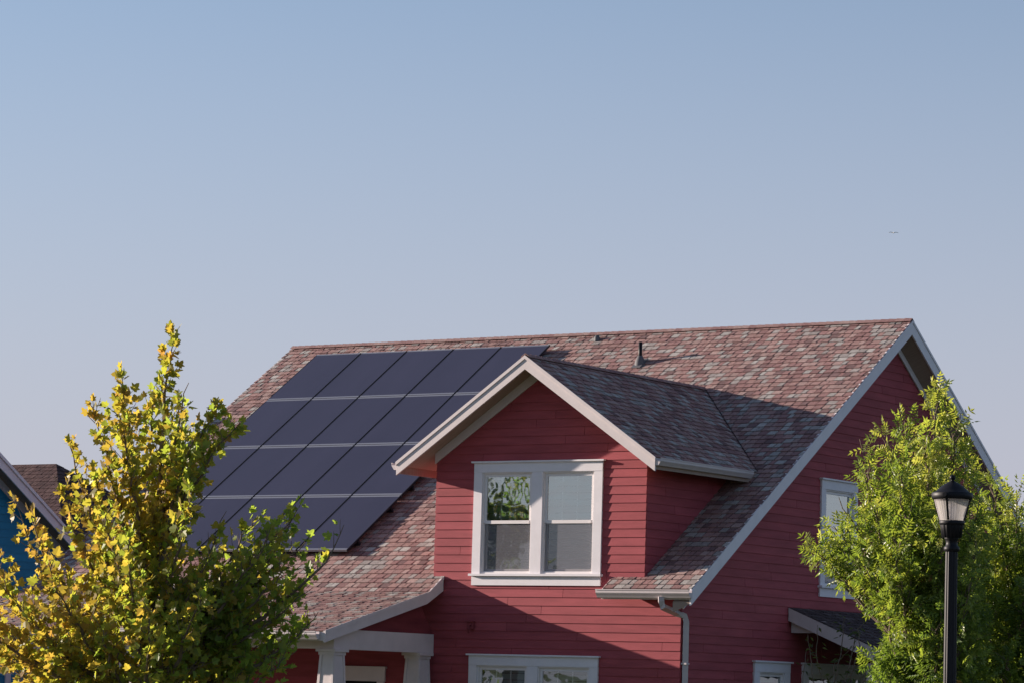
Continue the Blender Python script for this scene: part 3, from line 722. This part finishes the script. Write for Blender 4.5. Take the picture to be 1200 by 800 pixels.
# ------------------------------------------------------------------ trees
A_ = V((.8328, .5536, 0)); D_ = V((-.5536, .8328, 0))       # across and away from the street viewpoint
MAPLE = [(0, 0), (.22, -.06), (.50, .10), (.36, .26), (.62, .55), (.26, .56), (.22, .78), (0, 1.0)]
def leaf_maple(mb, p, d, nrm, s, col, rnd):
    d = d.normalized(); x = d.cross(nrm)
    if x.length < .05: x = d.cross(V((1, 0, 0)))
    x.normalize(); n = x.cross(d); fold = rnd.uniform(.05, .5)
    for sg in (1, -1):
        pts = [p + d * (b * s) + (x * (sg * a) + n * (abs(a) * fold)) * s for a, b in MAPLE]
        if sg < 0: pts = pts[::-1]
        mb.poly(pts, col)
def leaf_ash(mb, p, d, nrm, s, col, rnd):
    d = d.normalized(); x = d.cross(nrm)
    if x.length < .05: x = d.cross(V((1, 0, 0)))
    x.normalize(); n = x.cross(d); w = .21 * s; m = p + d * (.45 * s) - n * (.10 * s); t = p + d * s - n * (.12 * s)
    mb.poly([p, m + x * w + n * w * .5, t], col) if False else None
    b = len(mb.v); mb.v += [tuple(p), tuple(m + x * w + n * w * .6), tuple(t), tuple(m - x * w + n * w * .6), tuple(m)]
    mb.f += [(b, b + 4, b + 1), (b + 4, b + 2, b + 1), (b, b + 3, b + 4), (b + 4, b + 3, b + 2)]; mb.c += [col] * 4; mb.sm += [False] * 4
def bez(a, b, c, t): return a * (1 - t) ** 2 + b * (2 * t * (1 - t)) + c * t * t
def lerp3(a, b, t): return tuple(x + (y - x) * t for x, y in zip(a, b))

def make_tree(name, label, base, trunk_pts, trunk_r, tips, leafmode, colfun, seed, sub_step, sub_len, leaves_per_m, leaf_s, droop=.0, group=None, limb_r=.035, outline=None):
    rnd = random.Random(seed)
    T = thing(name, label, 'tree', base, group)
    tb = MB(); cb = MB()
    tp = [V(p) for p in trunk_pts]; tb.tube(tp, trunk_r, 12)
    def trunk_at(z):
        for i in range(len(tp) - 1):
            if tp[i].z <= z <= tp[i + 1].z:
                return tp[i].lerp(tp[i + 1], (z - tp[i].z) / (tp[i + 1].z - tp[i].z))
        return tp[-1] if z > tp[-1].z else tp[0]
    def inside(p):                                     # the crown's outline, seen square on, is not a plain cone
        if not outline: return True
        a, z = p.dot(A_) + rnd.gauss(0, .02), p.z + rnd.gauss(0, .02); c = False
        for i in range(len(outline)):
            (x1, y1), (x2, y2) = outline[i], outline[i - 1]
            if (y1 > z) != (y2 > z) and a < (x2 - x1) * (z - y1) / (y2 - y1) + x1: c = not c
        return c
    def put(p, d, cscale=1.0):
        if not inside(p): return
        if leafmode == 'maple' and rnd.random() > (1.0 if p.z > 4.5 else .78 if p.z > 3.9 else .62 if p.dot(A_) < .3 else .48): return   # fuller at the top, thinned lower down, most at right
        nrm = V((rnd.gauss(0, .7), rnd.gauss(0, .7), .55 + rnd.gauss(0, .5))) + V((-.35, -.25, 0))
        col = colfun(p, rnd)
        if leafmode == 'maple': leaf_maple(cb, p, d, nrm, leaf_s * rnd.uniform(.65, 1.2) * cscale, col, rnd)
        else:
            n = rnd.choice((3, 4)); L = leaf_s * rnd.uniform(1.6, 2.4); d = d.normalized()
            x = d.cross(nrm)
            if x.length < .05: x = V((1, 0, 0))
            x.normalize(); q = p
            for k in range(n):
                q = p + d * (L * (k + .6) / n) + V((0, 0, -.10 * L * (k / n) ** 2))
                for sg in (1, -1): leaf_ash(cb, q, d * .75 + x * sg + V((0, 0, -.25)), nrm, leaf_s * rnd.uniform(.75, 1.15), col, rnd)
            leaf_ash(cb, q, d + V((0, 0, -.2)), nrm, leaf_s * 1.1, col, rnd)
    def foliage(pts, dens):
        for i in range(len(pts) - 1):
            a, b = pts[i], pts[i + 1]; L = (b - a).length; k = L * dens; n = int(k) + (1 if rnd.random() < k - int(k) else 0)
            t = (b - a).normalized()
            for _ in range(n):
                p = a.lerp(b, rnd.random()); r = V((rnd.gauss(0, 1), rnd.gauss(0, 1), rnd.gauss(0, 1))).normalized()
                d = (t * .55 + r * .95 + V((0, 0, -droop))).normalized(); p = p + d * rnd.uniform(.01, .05)
                put(p, d)
        put(pts[-1], (pts[-1] - pts[-2]))
    for (tip, z0, w, sl) in tips:
        tip = V(tip); s = trunk_at(z0) if z0 is not None else tp[0]
        c = V((s.x + (tip.x - s.x) * w, s.y + (tip.y - s.y) * w, s.z + (tip.z - s.z) * (.42 if w > .4 else .6)))
        N = 14; path = []
        for i in range(N + 1):
            p = bez(s, c, tip, i / N)
            if 0 < i < N: p = p + V((rnd.gauss(0, .02), rnd.gauss(0, .02), rnd.gauss(0, .015)))
            path.append(p)
        Lt = sum((path[i + 1] - path[i]).length for i in range(N)); r0 = min(limb_r, .012 + .009 * Lt)
        tb.tube(path, [r0 * (1 - i / N) + .004 for i in range(N + 1)], 6, cap=False)
        foliage(path[int(N * .45):], leaves_per_m * .6)
        n = max(3, int(Lt / sub_step)); az = rnd.uniform(0, 6.28)
        for k in range(n):
            t = .18 + .80 * (k + rnd.uniform(0, .8)) / n
            if t > .985: continue
            i = min(int(t * N), N - 1); p = path[i].lerp(path[i + 1], t * N - i); tan = (path[i + 1] - path[i]).normalized()
            az += 2.4; a = tan.cross(V((0, 0, 1)));
            if a.length < .1: a = V((1, 0, 0))
            a.normalize(); b = tan.cross(a)
            side = a * math.cos(az) + b * math.sin(az)
            d = (tan * rnd.uniform(.5, 1.0) + side * rnd.uniform(.6, 1.0) + V((0, 0, .30))).normalized()
            L = sub_len * sl * (1.05 - .82 * t) * rnd.uniform(.6, 1.2) + .06
            q = [p]; 
            for j in range(4):
                d = (d + V((rnd.gauss(0, .10), rnd.gauss(0, .10), .07 + rnd.gauss(0, .07)))).normalized(); q.append(q[-1] + d * (L / 4))
            if not inside(q[-1]):
                q = q[:3]
                if not inside(q[-1]): continue
            tb.tube(q, [.0065, .0055, .0045, .0035, .0025], 4, cap=False)
            foliage(q, leaves_per_m)
            if L > .38:
                for j in (1, 2, 3):
                    if j + 1 >= len(q): break
                    d2 = (q[j + 1] - q[j]).normalized() + V((rnd.gauss(0, .6), rnd.gauss(0, .6), rnd.gauss(.15, .4))); d2.normalize()
                    if j + 1 >= len(q): break
                    q2 = [q[j], q[j] + d2 * L * .2, q[j] + d2 * L * .4 + V((0, 0, .02))]
                    tb.tube(q2, [.004, .003, .002], 4, cap=False); foliage(q2, leaves_per_m)
    tb.build('trunk', BARK, T); cb.build('crown', LEAF1 if leafmode == 'maple' else LEAF2, T)
    print(name, 'faces', len(cb.f))
    return T

OUT_L = [(-90, 900), (-90, 640), (-20, 612), (2, 590), (10, 585), (22, 618), (38, 650), (50, 664), (50, 640), (44, 612), (56, 580), (70, 553), (84, 556), (92, 570), (84, 545), (74, 515), (78, 506), (92, 503), (97, 477), (112, 440), (128, 429), (140, 445), (155, 472), (162, 448), (176, 415), (184, 381), (194, 388), (213, 422), (204, 452), (205, 476), (236, 462), (253, 471), (247, 490), (279, 480), (283, 492), (268, 520), (238, 537), (237, 558), (231, 585), (238, 620), (266, 615), (289, 585), (300, 588), (317, 601), (343, 580), (361, 582), (358, 611), (386, 600), (398, 609), (377, 636), (371, 652), (350, 682), (364, 716), (380, 741), (360, 784), (345, 820), (350, 900)]
OUT_L = [((x - 175) / 95., 1.85 + (802 - y) / 95.) for x, y in OUT_L]
OUT_R = [(1097, 452), (1107, 463), (1112, 480), (1136, 502), (1149, 525), (1151, 560), (1143, 590), (1150, 620), (1190, 660), (1190, 900), (1030, 900), (1018, 800), (1012, 775), (1030, 762), (1052, 768), (1050, 745), (1044, 725), (1018, 708), (1000, 698), (982, 688), (958, 676), (946, 662), (938, 644), (946, 632), (965, 620), (985, 612), (984, 592), (986, 570), (1000, 560), (1007, 535), (1002, 514), (1010, 505), (1020, 516), (1032, 504), (1046, 500), (1060, 486), (1084, 484), (1089, 462)]
OUT_R = [((x + (9 if x < 1012 and y < 700 else 0) + (8 if x > 1110 and y < 600 else 0) * -1 - 1090) / 95., 1.85 + (828 - y) / 95.) for x, y in OUT_R]
OUT_R2 = [(1118, 610), (1142, 588), (1162, 572), (1175, 555), (1188, 560), (1215, 560), (1300, 535), (1380, 900), (1085, 900), (1085, 700)]
OUT_R2 = [((x - 1090) / 93. - 1.35, 1.85 + (828 - y) / 92.) for x, y in OUT_R2]

# left tree: base from the surveyed ray (D = 40 m)
LB = V((3.03, -10.33, 0))
def lt(px_, py_, c=0.0): return A_ * ((px_ - 175) / 95.) + D_ * c + V((0, 0, 1.85 + (802 - py_) / 95.))
def col_left(p, rnd):
    a = p.dot(A_)
    n = noise.noise(p * 1.6 + V((3, 1, 7))) * .9 + noise.noise(p * 4.3) * .35
    y = .50 - a * .26 + n * .40 + rnd.gauss(0, .34) + (p.z - 4.0) * .04
    g0 = (.22, .31, .075); g1 = (.32, .35, .075); y1 = (.37, .29, .075); o1 = (.42, .25, .11)
    if y < .35: c = lerp3(g0, g1, max(0, y / .35 + rnd.uniform(-.2, .2)) if y > 0 else 0)
    elif y < .8: c = lerp3(g1, y1, (y - .35) / .45)
    else: c = lerp3(y1, o1, min(1, (y - .8) / .5) * rnd.random())
    k = rnd.uniform(.8, 1.2)
    return tuple(max(.005, x * k) for x in c)
rt = random.Random(77)
tips = []
for (x, y, c, z0, w, s_) in [
    (188, 388, 0, 3.6, .10, .55), (128, 436, .3, 2.9, .45, .75), (104, 478, -.3, 2.6, .5, .8), (246, 472, .2, 3.5, .35, .6), (276, 496, -.2, 3.3, .35, .6), (262, 500, .1, 3.2, .35, .6), (225, 520, -.5, 2.8, .4, .9), (310, 640, .2, 2.0, .55, 1), (340, 660, -.4, 1.9, .6, 1), (290, 720, -.4, 1.6, .6, 1), (310, 740, .6, 1.5, .6, 1), (345, 600, -.3, 2.3, .5, .8), (260, 640, -.9, 2.1, .5, 1), (325, 625, -.5, 2.1, .55, .9), (355, 625, .2, 2.1, .55, .8), (300, 600, .3, 2.3, .5, .8), (360, 690, -.3, 1.8, .6, .9), (320, 690, .2, 1.8, .6, 1), (350, 735, .3, 1.6, .7, .9),
    (76, 525, -.2, 2.4, .6, .8), (160, 455, .5, 3.2, .3, .7), (215, 455, -.4, 3.2, .35, .6), (52, 560, .4, 2.2, .6, .8), (140, 490, -.8, 2.6, .4, 1), (200, 500, .9, 2.6, .4, 1),
    (345, 588, .1, 2.0, .75, .75), (398, 612, -.2, 2.0, .85, .75), (372, 648, .6, 1.9, .8, .9), (318, 620, -.7, 1.9, .7, .9), (370, 712, .1, 1.6, .8, .8), (340, 765, -.5, 1.4, .8, .9), (300, 665, .9, 1.8, .7, 1), (262, 600, -.2, 2.2, .6, .8),
    (12, 592, .1, 1.9, .75, .8), (42, 608, -.7, 1.9, .7, .9), (-25, 640, .4, 1.7, .8, 1), (-40, 700, -.3, 1.5, .8, 1), (20, 690, -1.1, 1.6, .7, 1), (-20, 760, .9, 1.3, .8, 1), (10, 745, 0.3, 1.4, .8, 1),
    (90, 600, 1.1, 2.1, .6, 1), (120, 560, -1.1, 2.2, .55, 1), (230, 580, -1.0, 2.1, .55, 1), (190, 560, 1.2, 2.3, .5, 1), (150, 620, 1.6, 1.9, .6, 1), (170, 640, -1.6, 1.8, .6, 1), (80, 670, -1.5, 1.6, .7, 1),
    (260, 690, 1.5, 1.6, .7, 1), (250, 700, -1.5, 1.5, .7, 1), (60, 720, 1.5, 1.5, .7, 1), (200, 720, -1.9, 1.4, .8, 1), (140, 740, -1.2, 1.4, .8, 1), (290, 760, 0, 1.3, .8, 1), (90, 770, -.6, 1.3, .8, 1), (230, 780, .8, 1.3, .8, 1), (40, 790, .2, 1.2, .8, 1), (330, 810, .2, 1.2, .8, .9)]:
    tips.append((lt(x, y, c * 1.15), z0, w, s_))
make_tree('lobed_leaf_tree', 'young tree with yellow and green lobed leaves standing before the red house at left', LB,
          [(0, 0, 0), A_ * .02 + V((0, 0, 1)), A_ * -.03 + V((0, 0, 2)), A_ * .03 + V((0, 0, 3)), A_ * .08 + V((0, 0, 4.1))], [.085, .068, .058, .045, .022],
          tips, 'maple', col_left, 5, .104, .56, 27, .102, droop=.25, outline=OUT_L)

# right trees
RB = V((10.96, -5.156, 0))
def rtp(px_, py_, c=0.0): return A_ * ((px_ - 1090) / 95.) + D_ * c + V((0, 0, 1.85 + (828 - py_) / 95.))
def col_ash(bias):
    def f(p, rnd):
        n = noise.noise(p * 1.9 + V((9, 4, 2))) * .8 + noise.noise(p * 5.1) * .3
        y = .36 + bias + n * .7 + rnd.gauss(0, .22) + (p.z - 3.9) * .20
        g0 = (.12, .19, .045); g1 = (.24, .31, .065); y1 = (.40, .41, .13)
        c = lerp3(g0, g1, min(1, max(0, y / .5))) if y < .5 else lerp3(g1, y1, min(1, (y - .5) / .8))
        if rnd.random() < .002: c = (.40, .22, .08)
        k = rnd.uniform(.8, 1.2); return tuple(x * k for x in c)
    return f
tips = []
for (x, y, c, z0, w, s_) in [
    (1097, 458, 0, 3.3, .15, .5), (1062, 495, .3, 2.8, .4, .7), (1035, 512, -.2, 2.5, .45, .7), (1008, 520, .1, 2.3, .55, .6), (1120, 490, -.3, 2.9, .4, .6), (1135, 530, .2, 2.6, .5, .7), (1140, 575, -.5, 2.3, .6, .8),
    (985, 588, .1, 2.5, .5, .6), (1005, 560, -.6, 2.2, .6, .8), (1075, 520, -.8, 2.6, .4, .9), (1100, 540, .9, 2.6, .4, .9), (948, 641, 0, 2.35, .5, .6), (962, 652, .3, 2.3, .5, .7), (975, 625, -.4, 2.4, .5, .8), (990, 670, .1, 2.2, .5, .8), (985, 640, .5, 2.3, .5, .8), (1010, 690, -.2, 2.0, .5, .7), (1000, 650, .8, 2.2, .5, .9), (1000, 660, -.9, 2.1, .5, .8),
    (1040, 560, -1.1, 2.2, .5, 1), (1040, 590, 1.2, 2.1, .5, 1), (1090, 580, -1.4, 2.1, .5, 1), (1090, 600, 1.4, 2.0, .5, 1), (1035, 640, -1.3, 1.8, .6, 1), (1060, 670, .3, 1.6, .6, 1), (1030, 690, -.4, 1.5, .7, .8), (1052, 715, .5, 1.4, .7, .8), (1060, 740, -.5, 1.3, .7, .8), (1028, 772, .1, 1.2, .8, .6), (1040, 792, -.4, 1.1, .8, .7),
    (1130, 640, -1.1, 1.8, .6, 1), (1150, 620, 0.6, 1.9, .6, .9), (1120, 690, -1.3, 1.5, .7, 1), (1140, 720, .4, 1.4, .7, 1), (1090, 720, -1.2, 1.4, .7, 1), (1100, 770, -.6, 1.2, .8, 1), (1075, 790, .6, 1.1, .8, 1), (1140, 790, -.2, 1.1, .8, 1), (1090, 640, 0, 1.8, .3, 1)]:
    tips.append((rtp(x, y, c), z0, w, s_))
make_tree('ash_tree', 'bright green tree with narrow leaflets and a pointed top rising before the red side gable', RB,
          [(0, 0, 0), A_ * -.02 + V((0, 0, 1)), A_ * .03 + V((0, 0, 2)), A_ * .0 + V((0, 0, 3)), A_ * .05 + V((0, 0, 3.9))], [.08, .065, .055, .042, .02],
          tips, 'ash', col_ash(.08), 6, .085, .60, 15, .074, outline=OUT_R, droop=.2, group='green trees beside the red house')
RB2 = RB + A_ * 1.35 + D_ * 1.6
def rt2(px_, py_, c=0.0): return A_ * ((px_ - 1090) / 93. - 1.35) + D_ * c + V((0, 0, 1.85 + (828 - py_) / 92.))
tips = []
for (x, y, c, z0, w, s_) in [
    (1180, 566, 0, 2.6, .3, .5), (1160, 590, .4, 2.4, .3, .7), (1205, 575, -.4, 2.4, .4, .7), (1245, 560, .1, 2.6, .5, .8), (1290, 600, .3, 2.2, .6, .9), (1140, 605, -.3, 2.2, .4, .7), (1220, 620, -1.1, 2.1, .4, 1), (1180, 630, -1.0, 2.0, .3, 1),
    (1150, 660, -.9, 1.8, .5, 1), (1130, 640, .6, 1.9, .5, 1), (1200, 690, -1.5, 1.7, .5, 1), (1250, 660, -.9, 1.8, .6, 1), (1160, 720, -1.3, 1.5, .6, 1), (1120, 710, -.4, 1.5, .7, 1), (1130, 770, -.8, 1.3, .8, 1), (1180, 770, -1.6, 1.3, .6, 1), (1230, 740, -1.4, 1.4, .6, 1), (1300, 700, -.2, 1.5, .7, 1), (1280, 780, -.9, 1.2, .7, 1), (1215, 795, -.8, 1.2, .7, 1), (1190, 650, 1.2, 1.8, .5, 1), (1100, 790, .3, 1.1, .8, 1), (1160, 800, 0, 1.1, .8, 1)]:
    tips.append((rt2(x, y, c), z0, w, s_))
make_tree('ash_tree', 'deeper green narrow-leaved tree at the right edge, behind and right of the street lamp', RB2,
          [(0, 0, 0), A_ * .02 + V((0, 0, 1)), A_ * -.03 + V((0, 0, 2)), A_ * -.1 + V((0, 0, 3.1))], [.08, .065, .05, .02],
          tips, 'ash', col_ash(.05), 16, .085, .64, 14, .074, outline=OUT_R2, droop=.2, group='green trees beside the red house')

# sparse shrub in front of the side porch
def shrub():
    rnd = random.Random(19); base = V((6.35, 1.4, 0)); T = thing('sapling', 'spindly sapling with thin stems and a few leaves before the side porch', 'shrub', base)
    tb = MB(); cb = MB(); k = 80.
    def sp(px_, py_, c=0): return A_ * ((px_ - 985) / k) + D_ * c + V((0, 0, 1.85 + (825 - py_) / k))
    stems = [[(985, 900), (975, 830), (953, 775), (954, 733)], [(985, 900), (960, 830), (946, 790), (941, 745)], [(985, 900), (985, 810), (1000, 740), (1018, 716)], [(985, 900), (965, 810), (978, 775), (995, 757)], [(985, 900), (990, 800), (1002, 755), (1001, 735)], [(985, 900), (1000, 820), (1012, 790), (1022, 775)], [(985, 900), (1010, 820), (1030, 760), (1040, 715)], [(985, 900), (940, 830), (938, 800), (944, 760)], [(985, 900), (975, 800), (985, 745), (984, 722)]]
    for i, st in enumerate(stems):
        p = [sp(x, y, rnd.uniform(-.3, .3) * j / 3) for j, (x, y) in enumerate(st)]
        q = []
        for j in range(len(p) - 1):
            for t in range(5): q.append(p[j].lerp(p[j + 1], t / 5) + V((rnd.gauss(0, .01), rnd.gauss(0, .01), 0)))
        q.append(p[-1]); n = len(q)
        tb.tube(q, [.012 * (1 - j / n) + .003 for j in range(n)], 5, cap=False)
        for j in range(4, n):
            for _ in range(rnd.choice((0, 1, 2, 3)) + (5 if i == 2 and j > n - 3 else 0) + (2 if j < 9 else 0)):
                d = V((rnd.gauss(0, 1), rnd.gauss(0, 1), rnd.gauss(0, .6) - .2)).normalized()
                leaf_ash(cb, q[j] + d * rnd.uniform(.02, .10), d, V((rnd.gauss(0, .6), rnd.gauss(0, .6), 1)), .10, lerp3((.05, .085, .025), (.12, .14, .05), rnd.random()), rnd)
    tb.build('stem', BARK, T); cb.build('foliage', LEAF2, T)
shrub()

# a street tree across the lawn; it is what the dormer window mirrors
def col_mir(p, rnd):
    return tuple(x * rnd.uniform(.7, 1.2) for x in lerp3((.12, .19, .06), (.24, .30, .09), rnd.random()))
tips = []
rm = random.Random(91)
for i in range(30):
    an = rm.uniform(0, 6.28); r = 2.2 * math.sqrt(rm.random()); z = rm.uniform(3.6, 9.6 - r * .4)
    tips.append((V((math.cos(an) * r, math.sin(an) * r, z)), max(1.6, z - 1.2 - r * .5), .6, 1))
make_tree('street_tree', 'leafy green street tree to the left of the red house, out of view', V((-12.35, -18.2, 0)), [(0, 0, 0), (0, 0, 2), (.05, 0, 4), (0, 0, 7)], [.12, .10, .07, .02], tips, 'maple', col_mir, 23, .25, .8, 6, .21)

# ------------------------------------------------------------------ bird far off
bird = MB()
bc = CP + ray(1047, 273).normalized() * 330
w = []
for s in (1, -1):
    bird.hull([bc + A_ * (s * .02) + V((0, 0, .03)), bc + A_ * (s * .02) - V((0, 0, .03)), bc + A_ * (s * .25) + V((0, 0, .05)), bc + A_ * (s * .26) + V((0, 0, .09))],
              [p + D_ * .18 for p in (bc + A_ * (s * .02) + V((0, 0, .03)), bc + A_ * (s * .02) - V((0, 0, .03)), bc + A_ * (s * .25) + V((0, 0, .05)), bc + A_ * (s * .26) + V((0, 0, .09)))])
    t0 = [bc + A_ * (s * .25) + V((0, 0, .05)), bc + A_ * (s * .26) + V((0, 0, .09)), bc + A_ * (s * .5) + V((0, 0, .02)), bc + A_ * (s * .5)]
    bird.hull(t0, [p + D_ * .12 for p in t0])
bird.tube([bc - D_ * .25, bc - D_ * .17, bc, bc + D_ * .15, bc + D_ * .32], [.01, .04, .06, .035, .02], 8)
MB_ = mat('feathers', (.75, .75, .76), .8, .1)
bo_ = bird.build('bird', MB_); tag(bo_, 'tiny pale grey bird gliding in the open sky above the roof at right', 'bird')
